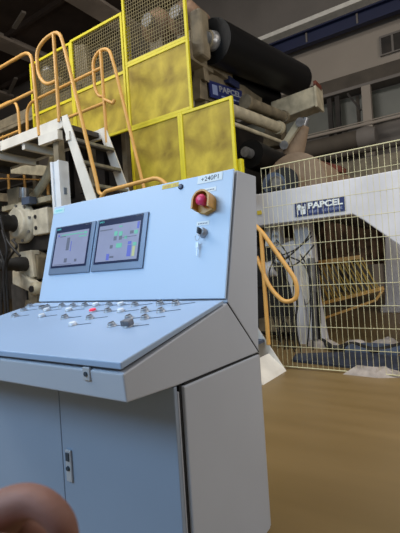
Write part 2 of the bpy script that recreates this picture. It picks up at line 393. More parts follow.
# push buttons on the desk (x, s, kind)
B=[(-1.698,.427,'g'),(-1.554,.412,'g'),(-1.47,.425,'g'),(-1.398,.424,'g'),(-1.332,.430,'g'),(-1.273,.436,'w'),(-1.199,.435,'g'),(-1.14,.440,'w'),(-1.062,.433,'g'),(-.951,.443,'k'),(-.879,.441,'k'),
   (-1.66,.37,'g'),(-1.56,.392,'k'),(-1.5,.372,'w'),(-1.361,.373,'w'),(-1.211,.363,'r'),(-1.132,.363,'g'),(-1.067,.364,'w'),(-.956,.365,'k'),(-.886,.366,'g'),
   (-1.607,.294,'g'),(-1.433,.299,'w'),(-1.279,.287,'g'),(-1.144,.287,'g'),(-.964,.294,'g'),(-.897,.297,'g'),(-1.155,.221,'w'),(-.972,.224,'g'),(-.903,.224,'K')]
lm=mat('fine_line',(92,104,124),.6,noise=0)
for (x,s,k) in B:
    base=MB().lathe(D(x,s,0),D(x,s,.006),[(0,.016),(.6,.016),(1,.014)],18).build('push_button',chrome,con)
    if k=='K':
        MB().obox(D(x,s,.014),XU*.017,dl*.013,dn*.009).build('selector_knob',capk,base,bevel=.003)
    elif k=='k':
        MB().lathe(D(x,s,.006),D(x,s,.014),[(0,.0135),(.8,.0135),(1,.011)],14).build('selector_knob',capg,base)
        MB().obox(D(x,s,.0155),XU*.0035,dl*.011,dn*.002).build('knob_grip',capk,base)
    else:
        MB().lathe(D(x,s,.006),D(x,s,.013),[(0,.0128),(.7,.0128),(1,.0105)],16).build('button_cap',{'g':capg,'w':capw,'r':capr}[k],base)
        if k=='g': MB().obox(D(x,s,.0142),XU*.003,dl*.009,dn*.0015).build('cap_grip',capk,base)
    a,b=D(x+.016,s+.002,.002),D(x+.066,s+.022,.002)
    MB().bar(a,b,.0028,.0012,dn).build('desk_strip',lm,base)  # thin dark strip running off to the right of the button

# ================================================================== SAFETY FENCE
FY=3.855
fen=thing('mesh_fence',(-.4,FY,0),'pale yellow welded wire mesh safety fence in front of the white machine','fence')
for (xa,xb) in ((-1.80,-.30),(-.24,1.26)):
    mb=MB(); n=int(round((xb-xa)/.05))
    for i in range(n+1): 
        x=xa+i*(xb-xa)/n; mb.tube([(x,FY,.02),(x,FY,2.0)],.0022 if i<n else .006,5)
    for k in range(11):
        mb.tube([(xa,FY-.005,.02+k*.198),(xb,FY-.005,.02+k*.198)],.003 if 0<k<10 else .006,5)
    mb.build('mesh_panel',wirey,fen)
for x in (1.29,):
    p=MB().box(x-.012,x+.012,FY-.012,FY+.012,0,2.0).build('fence_post',wirey,fen)
    MB().box(x-.05,x+.05,FY-.05,FY+.05,0,.01).build('base_plate',wirey,p)
MB().box(-.29,-.25,FY-.02,FY+.02,0,2.02).build('fence_post',wirey,fen)

# ================================================================== YELLOW GUARDS (plane y=4.2)
GY=4.2
def guard(xa,xb,z0,z1,label,fill,zmid=None,leg=0):
    t=thing('machine_guard',((xa+xb)/2,GY,z0),label,'guard','yellow machine guards')
    r=.018
    fr=MB()
    for x in (xa+r,xb-r): fr.box(x-r,x+r,GY-r,GY+r,z0,z1)
    for z in (z0+r,z1-r): fr.box(xa+2*r,xb-2*r,GY-r,GY+r,z-r,z+r)
    fr.build('guard_frame',yellow,t,bevel=.003)
    if fill=='sheet' or fill=='both':
        zt=z1 if fill=='sheet' else zmid
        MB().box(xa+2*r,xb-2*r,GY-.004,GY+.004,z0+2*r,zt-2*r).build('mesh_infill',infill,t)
    if fill in('grid','both'):
        zb=z0 if fill=='grid' else zmid
        if fill=='both': MB().box(xa+2*r,xb-2*r,GY-r,GY+r,zmid-.03,zmid+.01).build('guard_rail',yellow,t)
        mb=MB(); w=xb-xa-4*r; h=z1-zb-2*r; n=24
        for i in range(1,n): x=xa+2*r+w*i/n; mb.box(x-.004,x+.004,GY-.004,GY+.004,zb+.01,z1-r)
        m=int(h/.045)
        for i in range(1,m): z=zb+h*i/m; mb.box(xa+2*r,xb-2*r,GY-.006,GY-.001,z-.004,z+.004)
        mb.build('wire_grid',darkwire,t)
    return t
guard(-5.95,-4.93,3.3,4.56,'leftmost tall yellow guard, dark mesh above and yellow mesh below, behind the handrails','both',3.72)
guard(-4.93,-3.86,2.97,4.58,'tall yellow guard with pale machine plate behind its mesh, between the two stair handrail loops','both',3.78)
guard(-3.845,-2.805,3.84,4.95,'top yellow guard with open dark wire mesh, beside the black roll','grid')
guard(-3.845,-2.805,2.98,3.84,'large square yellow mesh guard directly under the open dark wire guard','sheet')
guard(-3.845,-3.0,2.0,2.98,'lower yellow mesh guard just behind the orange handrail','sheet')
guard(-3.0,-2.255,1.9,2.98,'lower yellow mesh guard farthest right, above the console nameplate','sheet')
for x,l in ((-3.85,'yellow guard post where the tall and square guards meet'),(-2.24,'short yellow guard post stub beside the console top right corner')):
    t=thing('guard_post',(x,GY+.06,0),l,'post')
    MB().box(x-.03,x+.03,GY+.03,GY+.09,0,4.4 if x<-3 else 2.26).build('post_tube',yellow,t)
    MB().box(x-.08,x+.08,GY+.0,GY+.14,0,.012).build('base_plate',yellow,t)

# ================================================================== PLATFORM AND STAIRS
NY,FYS=3.15,3.75
plat=thing('work_platform',(-5.2,3.45,0),'raised light grey steel platform with orange handrails at upper left','platform')
MB().box(-7.6,-3.98,NY+.03,FYS,2.80,2.86).build('deck',deckd,plat)
MB().box(-7.6,-3.93,NY,NY+.03,2.775,2.90).box(-7.6,-3.93,FYS,FYS+.03,2.775,2.90).build('fascia',lgrey,plat)
MB().box(-4.37,-4.0,NY-.02,NY+.05,2.655,2.765).build('fascia_bracket',lgrey,plat)
for x in (-4.2,-4.75,-5.35,-6.0,-6.7): MB().box(x-.03,x+.03,NY+.03,FYS,2.70,2.80).build('cross_beam',lgrey if x in(-4.75,-5.35) else deckd,plat)
MB().box(-5.35,-5.22,NY+.0,NY+.03,2.775,2.90).build('warning_patch',yellow,plat)
c=MB().box(-4.20,-4.165,NY,NY+.14,1.0,2.42).box(-4.07,-4.04,NY,NY+.14,1.0,2.42).box(-4.165,-4.07,NY+.02,NY+.12,1.0,2.42)
c.build('support_column',whitealu,plat)
MB().box(-4.042,-4.034,NY+.05,NY+.09,2.02,2.10).build('column_slot',bezelm,plat)
for za,zc in ((2.42,2.70),(0,1.0)): MB().box(-4.16,-4.07,NY+.03,NY+.12,za,zc).build('column_stub',creamd,plat)
for x in (-7.4,): MB().box(x-.04,x+.04,FYS-.1,FYS-.02,0,2.8).build('platform_leg',creamd,plat)
TR=.021
r_=MB()
r_.tube([(-7.6,NY,3.85),(-4.42,NY,3.85),(-4.37,NY,2.78)],TR,10,bend=.18).tube([(-7.6,NY,3.34),(-4.39,NY,3.34)],TR)
for x in (-6.3,-7.5): r_.tube([(x,NY,3.85),(x,NY,2.8)],TR)
r_.build('handrail',orange,plat)
r_=MB()
r_.tube([(-7.6,FYS,3.80),(-5.68,FYS,3.80),(-5.66,FYS,2.85)],TR,10,bend=.25).tube([(-5.50,FYS,2.85),(-5.46,FYS,3.64),(-3.84,FYS,3.66)],TR,10,bend=.2)
r_.tube([(-5.47,FYS,3.2),(-3.84,FYS,3.21)],TR).tube([(-7.6,FYS,3.3),(-5.67,FYS,3.3)],TR)
r_.build('handrail',orange,plat)
# steep upper flight
st=thing('steep_stair',(-3.6,3.45,0),'steep grey steel stair flight descending from the platform behind the console','stair')
zb=1.0
def sx(z): return -3.93+(2.87-z)*.345
for y in (NY,FYS-.012):
    a=[(sx(2.90)-.02,y,2.90),(sx(2.90)+.10,y,2.90),(sx(zb)+.18,y,zb),(sx(zb)-.02,y,zb)]
    MB().prism(a,(0,.012,0)).build('stringer',lgrey,st)
for k,z in enumerate((2.60,2.33,2.06,1.79,1.52,1.25)):
    x=sx(z)
    tr=MB().box(x-.03,x+.125,NY+.014,FYS-.014,z-.012,z).box(x+.11,x+.125,NY+.014,FYS-.014,z-.045,z-.012).build('tread',deckd,st)
    MB().box(x+.125,x+.131,NY+.014,FYS-.014,z-.03,z+.002).build('tread_nosing',steelg,tr)
def v(*p): return [(x,y,z) for x,y,z in p]
near=[(-3.97,NY,3.335),(-4.18,NY,3.335),(-4.32,NY,3.50),(-4.32,NY,3.80),(-4.14,NY,3.885),(-3.88,NY,3.885),(-3.80,NY,3.62),(-3.42,NY,2.05),(-3.40,NY,1.93),(-3.34,NY,1.90)]
r_=MB().tube(near,TR,10,bend=.12).tube([(-3.98,NY,2.85),(-3.985,NY,3.88)],TR)
r_.build('handrail',orange,st)
far=[(-3.84,FYS,3.29),(-3.94,FYS,3.32),(-4.0,FYS,3.45),(-4.0,FYS,3.80),(-3.87,FYS,3.89),(-3.70,FYS,3.85),(-3.62,FYS,3.58),(-3.25,FYS,1.92)]
r_=MB().tube(far,TR,10,bend=.1).tube([(-3.84,FYS,2.6),(-3.85,FYS,3.88)],TR).tube([(-3.84,FYS,3.25),(-3.69,FYS,3.16),(-3.66,FYS,3.2)],TR,8,bend=.05)
r_.build('handrail',orange,st)
for y in (NY,FYS): MB().box(-3.86,-3.80,y-.02,y+.03,2.6,2.7).build('post_bracket',lgrey,st)
# landing + lower flight
lo=thing('lower_stair',(-2.6,3.45,0),'lower grey steel stair with orange looped handrail, between console and mesh fence','stair')
MB().box(-3.30,-2.32,NY,FYS,.95,1.0).build('landing',deckd,lo)
for x in (-3.2,-2.5):
    for y in (NY+.04,FYS-.04): MB().box(x-.03,x+.03,y-.03,y+.03,0,.95).build('landing_leg',lgrey,lo)
def lx(z): return -1.64-(z)*.65
for y in (3.25,FYS-.0):
    MB().prism([(lx(1.0)-.2,y,1.0),(lx(1.0),y,1.0),(-1.63,y,0.0),(-1.92,y,0.0)],(0,.012,0)).build('stringer',lgrey,lo)
MB().prism([(-1.80,3.27,.0),(-1.63,3.27,.0),(-1.66,3.27,.035),(-1.80,3.27,.16)],(0,.48,0)).build('kick_plate',lgrey,lo)
for z in (.30,.53,.76):
    x=lx(z); MB().box(x-.2,x,3.263,FYS-.002,z-.03,z).build('tread',bluepal,lo)
r_=MB().tube([(-3.30,FYS,1.86),(-2.30,FYS,1.86),(-1.79,FYS,1.37),(-1.46,FYS,.86),(-1.47,FYS,.69),(-1.60,FYS,.66),(-1.74,FYS,.80),(-1.86,FYS,1.12)],TR,10,bend=.1)
r_.tube([(-1.795,FYS-.0,1.36),(-1.795,FYS-.0,.25)],TR)
r_.build('handrail',orange,lo)
r_=MB().tube([(-3.37,NY,1.87),(-3.30,NY,1.93),(-2.56,NY,1.95),(-2.40,NY,1.80),(-2.35,NY,1.0)],TR,10,bend=.08)
r_.build('handrail',orange,lo)

# ================================================================== MACHINE RIGHT: NEAR SIDE FRAME WITH SIGN
MY=4.8
mf=thing('machine_side_frame',(-1.2,MY+.15,0),'long white machine side beam with navy nameplate behind the mesh fence','machine frame')
pf=[(-3.2,MY,1.99),(-2.28,MY,1.93),(-1.07,MY,1.93),(1.6,MY,1.97),(1.6,MY,0),(.0,MY,0),(-.25,MY,.72),(-1.06,MY,1.45),(-1.17,MY,1.53),(-3.2,MY,1.53)]
MB().prism(pf,(0,.30,0)).build('frame_beam',whitem,mf,bevel=.012)
MB().box(-2.33,-2.27,MY-.01,MY,1.67,1.72).build('corner_tag',yel_sticker,mf)
sg=MB().box(-1.828,-1.243,MY-.012,MY,1.580,1.738).build('nameplate',navy,mf)
text_fit('PAPCEL',.40,.072,(-1.665,MY-.013,1.655),(1,0,0),(0,0,1),ext=.001,bold=.035).build('lettering',white_l,sg)
q=MB()
for k in range(13):
    if k in (4,): continue
    x=-1.655+k*.030; q.box(x,x+.022,MY-.0135,MY-.012,1.604,1.609+.0).box(x,x+.006,MY-.0135,MY-.012,1.604,1.634).box(x+.012,x+.018,MY-.0135,MY-.012,1.612,1.636)
q.build('small_print',mat('print_pale_blue',(130,144,184),.5,noise=0),sg)
q=MB().lathe((-1.775,MY-.012,1.70),(-1.775,MY-.014,1.70),[(0,.022),(1,.022)],14)
q.box(-1.805,-1.790,MY-.0135,MY-.012,1.60,1.70).box(-1.760,-1.745,MY-.0135,MY-.012,1.60,1.70).box(-1.80,-1.75,MY-.0135,MY-.012,1.655,1.685).lathe((-1.728,MY-.012,1.68),(-1.728,MY-.014,1.68),[(0,.016),(1,.016)],12).box(-1.735,-1.70,MY-.0135,MY-.012,1.60,1.66).box(-1.708,-1.698,MY-.0135,MY-.012,1.66,1.72)
q.build('emblem',white_l,sg)
# far side frame of the machine
ff=thing('far_side_frame',(-1.6,8.5,0),'distant pale machine leg with foot block beyond the yellow lattice','machine frame')
MB().prism([(-1.58,8.4,.12),(-1.22,8.4,.12),(-1.26,8.4,1.6),(-1.2,8.4,2.6),(-1.8,8.4,2.6),(-1.66,8.4,1.7),(-1.5,8.4,1.4)],(0,.3,0)).build('leg_column',whitem,ff,bevel=.02)
MB().box(-1.64,-1.1,8.3,8.8,0,.13).build('foot_block',whitem,ff,bevel=.01)
MB().box(-7.5,2,8.45,8.8,2.45,2.95).build('far_beam',creamd,ff)
MB().box(-7.5,-7.1,8.45,8.8,0,2.45).build('leg_column',creamd,ff)
# dark machinery masses beyond
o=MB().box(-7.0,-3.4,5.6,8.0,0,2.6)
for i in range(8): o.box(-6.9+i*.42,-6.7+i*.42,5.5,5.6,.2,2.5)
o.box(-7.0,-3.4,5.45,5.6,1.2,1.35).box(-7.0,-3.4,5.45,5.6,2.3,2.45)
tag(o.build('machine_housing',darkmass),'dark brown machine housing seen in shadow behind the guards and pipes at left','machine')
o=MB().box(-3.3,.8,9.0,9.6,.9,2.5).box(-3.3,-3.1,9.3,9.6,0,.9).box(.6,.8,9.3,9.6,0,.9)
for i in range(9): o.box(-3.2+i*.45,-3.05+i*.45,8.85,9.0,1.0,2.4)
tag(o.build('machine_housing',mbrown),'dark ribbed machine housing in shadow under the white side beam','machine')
# rolls between the frames (dark under the beam)
for i,(x,z,r,l,m) in enumerate(((-2.6,2.59,.20,'black roll just above the white beam, behind the lower right yellow guard',blackr),
      (-2.9,1.75,.26,'dark roll low inside the machine behind the white beam',darkmass),(-1.55,1.72,.20,'dark roll under the beam near the diagonal cut',darkmass))):
    t=thing('machine_roll',(x,6.6,z),l,'roll')
    MB().cyl((x,5.25,z),(x,8.3,z),r,28).build('roll_body',m,t)
    for (a,b) in ((5.10,5.25),(8.3,8.45)): MB().cyl((x,a,z),(x,b,z),.07,14).build('roll_journal',steelg,t)
# brown paper roll
t=thing('paper_roll',(-2.12,6.6,2.13),'large brown paper roll lying behind the fence top','paper roll')
MB().cyl((-2.12,5.6,2.13),(-2.12,7.6,2.13),.44,40).build('wound_paper',brownroll,t)
MB().cyl((-2.12,5.45,2.13),(-2.12,7.75,2.13),.06,16).build('core',creamd,t)
# big black rolls high up
def roll(p,q,r,label,col_m=blackr):
    p=Vector(p);q=Vector(q); t=thing('machine_roll',(p+q)/2,label,'roll')
    MB().cyl(p,q,r,36).build('roll_body',col_m,t)
    d=(q-p).normalized()
    MB().lathe(p-d*.16,p,[(0,.08),(.35,.08),(.4,.11),(1,.13)],24).build('roll_end',steelg,t)
    MB().lathe(q+d*.12,q,[(0,.10),(.5,.12),(1,.17)],24).build('roll_end',steelg,t)
    return t
roll((-2.82,4.8,4.06),(-2.66,7.5,4.40),.29,'big upper black roll running back from the yellow guards')
roll((-3.26,5.0,3.90),(-3.06,7.3,4.12),.155,'second black roll, tucked just below the big upper one')
# bearing block at near end of roll
t=thing('bearing_block',(-2.9,4.6,4.0),'cream bearing block holding the near end of the big black roll','bearing')
a=at(190,16,4.6);b=at(206,57,4.6)
MB().box(-2.98,-2.80,4.5,4.72,b.z,a.z).build('block_body',creamd,t,bevel=.04)
MB().lathe((-2.85,4.70,4.04),(-2.84,4.73,4.04),[(0,.12),(.5,.13),(1,.10)],20).build('bearing_ring',creamd,t)
# cream arm with rusty end
t=thing('roll_arm',(-2.6,6.6,3.6),'cream box arm with rusty end plate under the black roll','arm')
a0=Vector((-2.98,6.9,3.74)); a1=Vector((-2.15,6.9,3.76))
MB().prism([at(270.5,102,6.9),at(314,86,6.9),at(316,105.5,6.9),at(272,122,6.9)],(0,.35,0)).build('arm_body',cream,t,bevel=.015)
MB().prism([at(313.5,84,6.87),at(315.5,83,6.87),at(317.5,106,6.87),at(315.5,107,6.87)],(0,.36,0)).build('end_plate',cream,t)
MB().prism([at(313,81,6.87),at(315.5,80,6.87),at(316,85,6.87),at(313.5,86,6.87)],(0,.3,0)).build('rusty_edge',rust,t)
MB().prism([at(268,107,6.95),at(280,104,6.95),at(282,145,6.95),at(262,148,6.95)],(0,.25,0)).build('arm_root',creamd,t,bevel=.01)
# cross tubes (run back along the machine)
def crosst(p,q,Y,Yb,r,label,m,nm='cross_tube'):
    a=at(*p,Y); b=at(*q,Yb); t=thing(nm,(a+b)/2,label,'tube')
    MB().cyl(a,b,r,18).build('tube_body',m,t); d=(b-a).normalized()
    MB().cyl(a-d*.03,a+d*.05,r*1.25,18).build('tube_collar',m,t); MB().cyl(b-d*.05,b+d*.03,r*1.25,18).build('tube_collar',m,t)
crosst((246,102),(284,117),5.6,6.9,.085,'upper cream cross tube leading to the box arm',creamd)
crosst((226,108),(279,128),5.0,6.4,.085,'thick cream cross tube below the box arm',cream)
crosst((226,121),(284,143),5.0,6.5,.03,'thin cream piston rod above the lower black roll',cream,'piston_rod')
t=thing('link_lever',at(292,134,6.5),'worn cream link lever with clevis at the end of the piston rod','lever')
MB().bar(at(300,121,6.5),at(283,147,6.5),.10,.07,(0,1,0)).build('lever_body',cream,t)
for p in ((300,122),(284,145)): MB().cyl(at(*p,6.4),at(*p,6.62),.07,14).build('clevis_pin',steelg,t)
t=thing('tan_spindle',at(298,142,6.7),'tapered tan spindle standing over the brown paper roll','spindle')
MB().cone(at(291,160,6.7),at(304,126,6.7),.20,.09,20).build('spindle_body',brownroll,t)
MB().cyl(at(303,128,6.7),at(306,118,6.7),.06,14).build('spindle_tip',steelg,t)
# sign plate on cross beam and beam blocks
t=thing('cross_beam',(-2.95,5.3,3.3),'cream brown cross beam carrying a small navy nameplate','beam')
pa=at(209,79,4.9); x_=pa.x
def atx(px,py,x): d=ray(px,py); return EYEP+d*(x/d.x)
A=atx(209,80,x_);Bq=atx(242,91,x_);C=atx(242,106,x_);Dq=atx(211,97,x_)
MB().prism([atx(200,70,x_-.05),atx(262,92,x_-.05),atx(262,116,x_-.05),atx(200,98,x_-.05)],(-.12,0,0)).build('beam_body',creamd,t)
s2=MB().prism([A,Bq,C,Dq],(-.02,0,0)).build('nameplate',navy,t)
uu=(Bq-A); vv=(A-Dq)
text_fit('PAPCEL',uu.length*.68,vv.length*.38,A-vv*.52+uu*.26+Vector((.002,0,0)),uu,vv,ext=.001,bold=.03).build('lettering',mat('print_grey',(150,154,164)),s2)
q=MB().obox(A-vv*.5+uu*.13+Vector((.004,0,0)),uu*.07,Vector((.001,0,0)),vv*.3); q.obox(A-vv*.8+uu*.6+Vector((.004,0,0)),uu*.3,Vector((.001,0,0)),vv*.05); q.build('emblem',mat('print_pale_blue',(130,144,184)),s2)
o=MB().prism([at(192,58,4.75),at(203,62,4.75),at(205,80,4.75),at(194,78,4.75)],(0,.12,0)); tag(o.build('valve_box',creamd,bevel=.01),'pale box on the machine just right of the square yellow guard','box')
o=MB().prism([at(209,70,5.4),at(230,76,5.4),at(230,83,5.4),at(209,80,5.4)],(0,.3,0)); tag(o.build('blue_box',bluebeam,bevel=.01),'dark blue box between the black rolls and the small navy sign','box')
o=MB().prism([at(192,82,4.9),at(204,82,4.9),at(208,125,4.9),at(196,125,4.9)],(0,.12,0)); tag(o.build('pump_casing',creamd,bevel=.03),'tan machine casing just behind the right edge of the yellow guards','casing')
# round motor behind fence top-left
t=thing('motor',at(282,184,5.3),'round black and pale blue motor sitting on the white beam behind the fence','motor')
MB().cyl(at(284,182,5.2),at(284,182,5.55),.19,28).build('motor_body',blackm,t)
MB().cyl(at(274,184,5.12),at(274,184,5.4),.15,24).build('motor_end',bluepal,t)
MB().lathe(at(276,183,5.05),at(276,183,5.14),[(0,.06),(.5,.09),(1,.10)],18).build('motor_hub',steelg,t)
MB().box(at(262,188,5.2).x,at(300,188,5.2).x,5.1,5.6,1.95,2.0).build('motor_foot',blackm,t)
# orange-brown thing near (330,165)
o=MB().prism([at(318,160,6.5),at(341,166,6.5),at(341,172,6.5),at(318,168,6.5)],(0,.3,0)); tag(o.build('orange_bracket',rust),'orange bracket lying beside the brown paper roll','bracket')
# machine behind upper dark mesh
for i,(p,r,l) in enumerate((((150,22),.26,'brown bearing housing behind the open dark wire guard, left one'),((178,14),.26,'brown bearing housing behind the open dark wire guard, right one'))):
    c=at(*p,5.0); t=thing('bearing_housing',c,l,'bearing')
    MB().lathe(c,c+Vector((0,.5,0)),[(0,.12),(.1,.2),(.2,r),(1,r)],24).build('housing_body',mbrown,t)
    MB().cyl(c-Vector((0,.08,0)),c,.1,16).build('shaft_end',steelg,t)
    MB().box(c.x-.12,c.x+.12,5.1,5.45,3.97,c.z-.15).build('pedestal',creamd,t)
o=MB().box(-7.2,-2.95,4.32,5.55,3.80,3.97); o.box(-7.2,-2.95,4.32,5.0,3.74,3.80)
for i in range(5): o.box(-7.1+i*.8,-7.0+i*.8,4.9,5.0,0,3.75)
tag(o.build('machine_deck',creamd,bevel=.01),'pale machine deck edge behind the lower edge of the wire guards','deck')
o=MB().prism([at(74,45,4.7),at(84,44,4.7),at(91,78,4.7)+Vector((0,0,-.25)),at(76,86,4.7)+Vector((0,0,-.25))],(0,.1,0)); tag(o.build('cover_plate',creamd,bevel=.01),'leaning pale cover plate behind the tall mesh guard','plate')
t=thing('filter_unit',at(52,82,4.6),'pale round filter unit behind the near stair handrail','filter')
MB().cyl(at(50,92,4.6)-Vector((0,0,.25)),at(48,74,4.6),.14,20).build('filter_body',creamd,t); MB().ball(at(48,73,4.6),.12).build('filter_cap',steelg,t)
MB().cyl(at(56,80,4.55),at(64,82,4.55),.06,14).build('filter_pipe',creamd,t)
# big dark body behind the tall guards
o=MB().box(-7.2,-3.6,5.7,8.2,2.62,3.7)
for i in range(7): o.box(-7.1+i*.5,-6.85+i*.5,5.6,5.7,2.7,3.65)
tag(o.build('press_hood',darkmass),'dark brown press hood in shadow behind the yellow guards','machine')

# hydraulic arm and hoses (right, behind fence)
AY=5.13
t=thing('hydraulic_lifter',(-1.95,AY,0),'tall white hydraulic arm leaning upright behind the mesh fence','arm')
MB().prism([at(291,212,AY),at(304,210,AY),at(311,240,AY),at(316,300,AY),at(327,358,AY),at(296,362,AY),at(303,310,AY),at(296,250,AY)],(0,.22,0)).build('arm_body',whitem,t,bevel=.015)
MB().prism([at(283,262,AY-.05),at(298,250,AY-.05),at(306,258,AY-.05),at(304,300,AY-.05),at(310,352,AY-.05),at(300,352,AY-.05),at(294,305,AY-.05)],(0,.1,0)).build('lever_plate',whitem,t,bevel=.01)
MB().cyl(at(308,352,AY-.08),at(308,352,AY+.05),.075,18).build('pivot',steelg,t)
MB().cyl(at(312,262,AY-.1),at(316,340,AY-.1),.028,12).build('cylinder_rod',steelg,t)
MB().cyl(at(311,258,AY-.1),at(313,292,AY-.1),.045,12).build('hydraulic_cylinder',steelg,t)
MB().prism([at(314,262,AY-.02),at(317,262,AY-.02),at(321,345,AY-.02),at(318,347,AY-.02)],(0,.05,0)).build('guide_slot',blackm,t)
MB().prism([at(318,330,AY+.05),at(332,356,AY+.05),at(316,360,AY+.05)],(0,.12,0)).build('foot_gusset',whitem,t,bevel=.008)
MB().prism([at(294,345,AY-.08),at(334,352,AY-.08),at(334,358,AY-.08),at(294,364,AY-.08)],(0,.4,0)).build('base_block',lgrey,t,bevel=.01)
MB().prism([at(298,257,AY-.06),at(306,252,AY-.06),at(312,262,AY-.06),at(313,296,AY-.06),at(306,305,AY-.06),at(300,285,AY-.06)],(0,.05,0)).build('link_plate',lgrey,t,bevel=.006)
t=thing('valve_block',at(274,236,5.2),'white valve block with pipe stubs at the head of the hydraulic arm','valve')
MB().obox(at(278,234,5.2),ray(1,0).cross(Vector((0,0,0)))+Vector((.055,0,.01)),(0,.08,0),(.02,0,.16)).obox(at(270,236,5.2),(.03,0,0),(0,.08,0),(.02,0,.14)).build('block_body',whitealu,t,bevel=.008)
MB().obox(at(288,250,5.18),(.13,0,.03),(0,.08,0),(-.02,0,.09)).build('block_bracket',whitem,t,bevel=.02)
q=MB()
for k in range(4): q.cyl(at(273+k*.8,222+k*7,5.05),at(273+k*.8,222+k*7,5.12),.02,10)
q.build('pipe_stub',steelg,t)
MB().ball(at(279,262,5.16),.10,16).build('valve_dome',steelg,t); MB().cyl(at(265,270,5.16),at(276,268,5.16),.11,18).build('valve_motor',whitem,t)
hp=[[(268,240),(276,262),(290,256),(306,240),(311,232)],[(272,262),(288,268),(300,262),(314,245)],[(285,262),(297,288),(296,330),(302,355)],[(280,262),(292,292),(290,340),(298,360)],
    [(275,258),(268,272),(274,300),(290,330)],[(290,257),(303,262),(312,280),(313,350)],[(265,250),(262,280),(274,320),(282,345)],[(283,256),(276,285),(286,330),(284,356)]]
hp+=[[(270,246),(282,252),(288,275),(284,310),(288,350)],[(276,240),(284,248),(294,268),(292,320),(296,356)],[(266,262),(280,256),(296,250),(312,236)],[(281,270),(276,300),(280,330),(278,352)],
    [(288,262),(299,300),(291,345)],[(274,268),(286,282),(289,306),(276,340)],[(264,284),(276,296),(283,325),(290,352)],[(300,254),(309,268),(311,310),(306,356)]]
for k,pts in enumerate(hp):
    P3=[at(px,py,4.52+.025*k) for px,py in pts]
    o=MB().tube(P3,.009,8,bend=.12).build('hydraulic_hose',blackm); tag(o,'thin black hydraulic hose looping over the white arm and valve block','hose','hydraulic hoses')
o=MB().box(at(262,320,5.3).x,at(300,320,5.3).x,5.2,5.5,at(262,330,5.3).z,at(262,318,5.3).z); tag(o.build('cross_plate',creamd),'low tan cross plate behind the hoses and handrail','plate')
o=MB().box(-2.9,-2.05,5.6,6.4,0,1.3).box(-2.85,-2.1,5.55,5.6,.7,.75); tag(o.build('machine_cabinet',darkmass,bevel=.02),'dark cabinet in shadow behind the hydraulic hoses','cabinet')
# yellow lattice barrier
LY=5.6
t=thing('lattice_barrier',(-1.6,LY,0),'orange yellow expanding lattice barrier sloping down behind the fence','barrier')
def L_(a,b,w=.022,y=LY): return MB().bar(at(*a,y),at(*b,y),.02,w,(0,0,1))
L_((305,264),(360,257),.05).build('top_rail',orange,t); L_((316,305),(384,288),.045).build('bottom_rail',orange,t)
L_((316,321),(376,300),.03).build('lower_rail',orange,t); L_((376,300),(383,290),.03).build('end_link',orange,t)
a=MB()
for k in range(12):
    u=k/11; xt=308+u*50; yt=264-u*6
    e0=(xt,yt); e1=(min(xt+22,382),305-(min(xt+22,382)-316)*.25); m=MB().bar(at(*e0,LY+.01),at(*e1,LY+.01),.006,.012); a.add(m.v,m.f)
    xb=312+u*66; e0=(xb,306-(xb-316)*.25); e1=(max(308,xb-16),264-(max(308,xb-16)-308)*.12); m=MB().bar(at(*e0,LY-.01),at(*e1,LY-.01),.006,.012); a.add(m.v,m.f)
a.build('lattice',mat('lattice_ochre',(216,176,70),.5,noise=.1),t)
for x in ((320,306),):
    b=at(*x,LY); MB().box(b.x-.02,b.x+.02,LY+.02,LY+.06,0,b.z).build('barrier_leg',darkmass,t)
# things on the floor behind the fence
def slab(pts,h,m,name,label,cat,Y=None):
    P3=[]
    for px,py in pts:
        d=ray(px,py); P3.append(EYEP+d*((0-EYE)/d.z))
    return tag(MB().prism([p for p in P3],(0,0,h)).build(name,m,bevel=.004),label,cat)
slab([(292,362),(345,368),(400,372),(410,360),(350,354),(296,356)],.03,mat('dark_floor_plate',(52,60,78),.5,noise=.3,scale=5),'steel_plate','dark blue grey steel plate on the floor right behind the fence','plate')
slab([(345,352),(398,356),(405,349),(352,346)],.05,bluepal,'blue_pallet','flat blue pallet on the floor beyond the steel plate','pallet')
for k,(pts,l) in enumerate((([(306,345),(322,349),(345,347),(330,341),(312,340)],'crumpled waste paper scrap near the foot of the white arm'),([(340,346),(352,349),(372,347),(362,342)],'crumpled waste paper scrap in the middle behind the fence'),([(345,374),(380,378),(400,377),(400,372),(352,370)],'flattened waste paper lying against the bottom of the fence'),([(372,343),(395,347),(402,344),(384,341)],'crumpled waste paper scrap farthest right behind the fence'))):
    P3=[EYEP+ray(*p)*(-EYE/ray(*p).z) for p in pts]; mb=MB(); c=sum(P3,Vector())/len(P3)
    n=len(P3); rr=[]
    for r in (1,.7,.4): 
        for p in P3: rr.append(c+(p-c)*r+Vector((random.uniform(-.02,.02),random.uniform(-.02,.02),(1-r)*.09+random.uniform(0,.03)*(r<1))))
    rr.append(c+Vector((0,0,.05)))
    fs=[(q*n+i,q*n+(i+1)%n,(q+1)*n+(i+1)%n,(q+1)*n+i) for q in range(2) for i in range(n)]+[(2*n+i,2*n+(i+1)%n,3*n) for i in range(n)]
    mb.add(rr,fs); tag(mb.build('waste_paper',paperm),l,'paper')
o=MB().tube([EYEP+ray(*p)*((.04-EYE)/ray(*p).z) for p in ((318,338),(335,350),(352,343),(375,352),(402,345))],.035,8,bend=.2).build('floor_hose',blackm); tag(o,'thick black hose snaking over the floor behind the fence','hose')

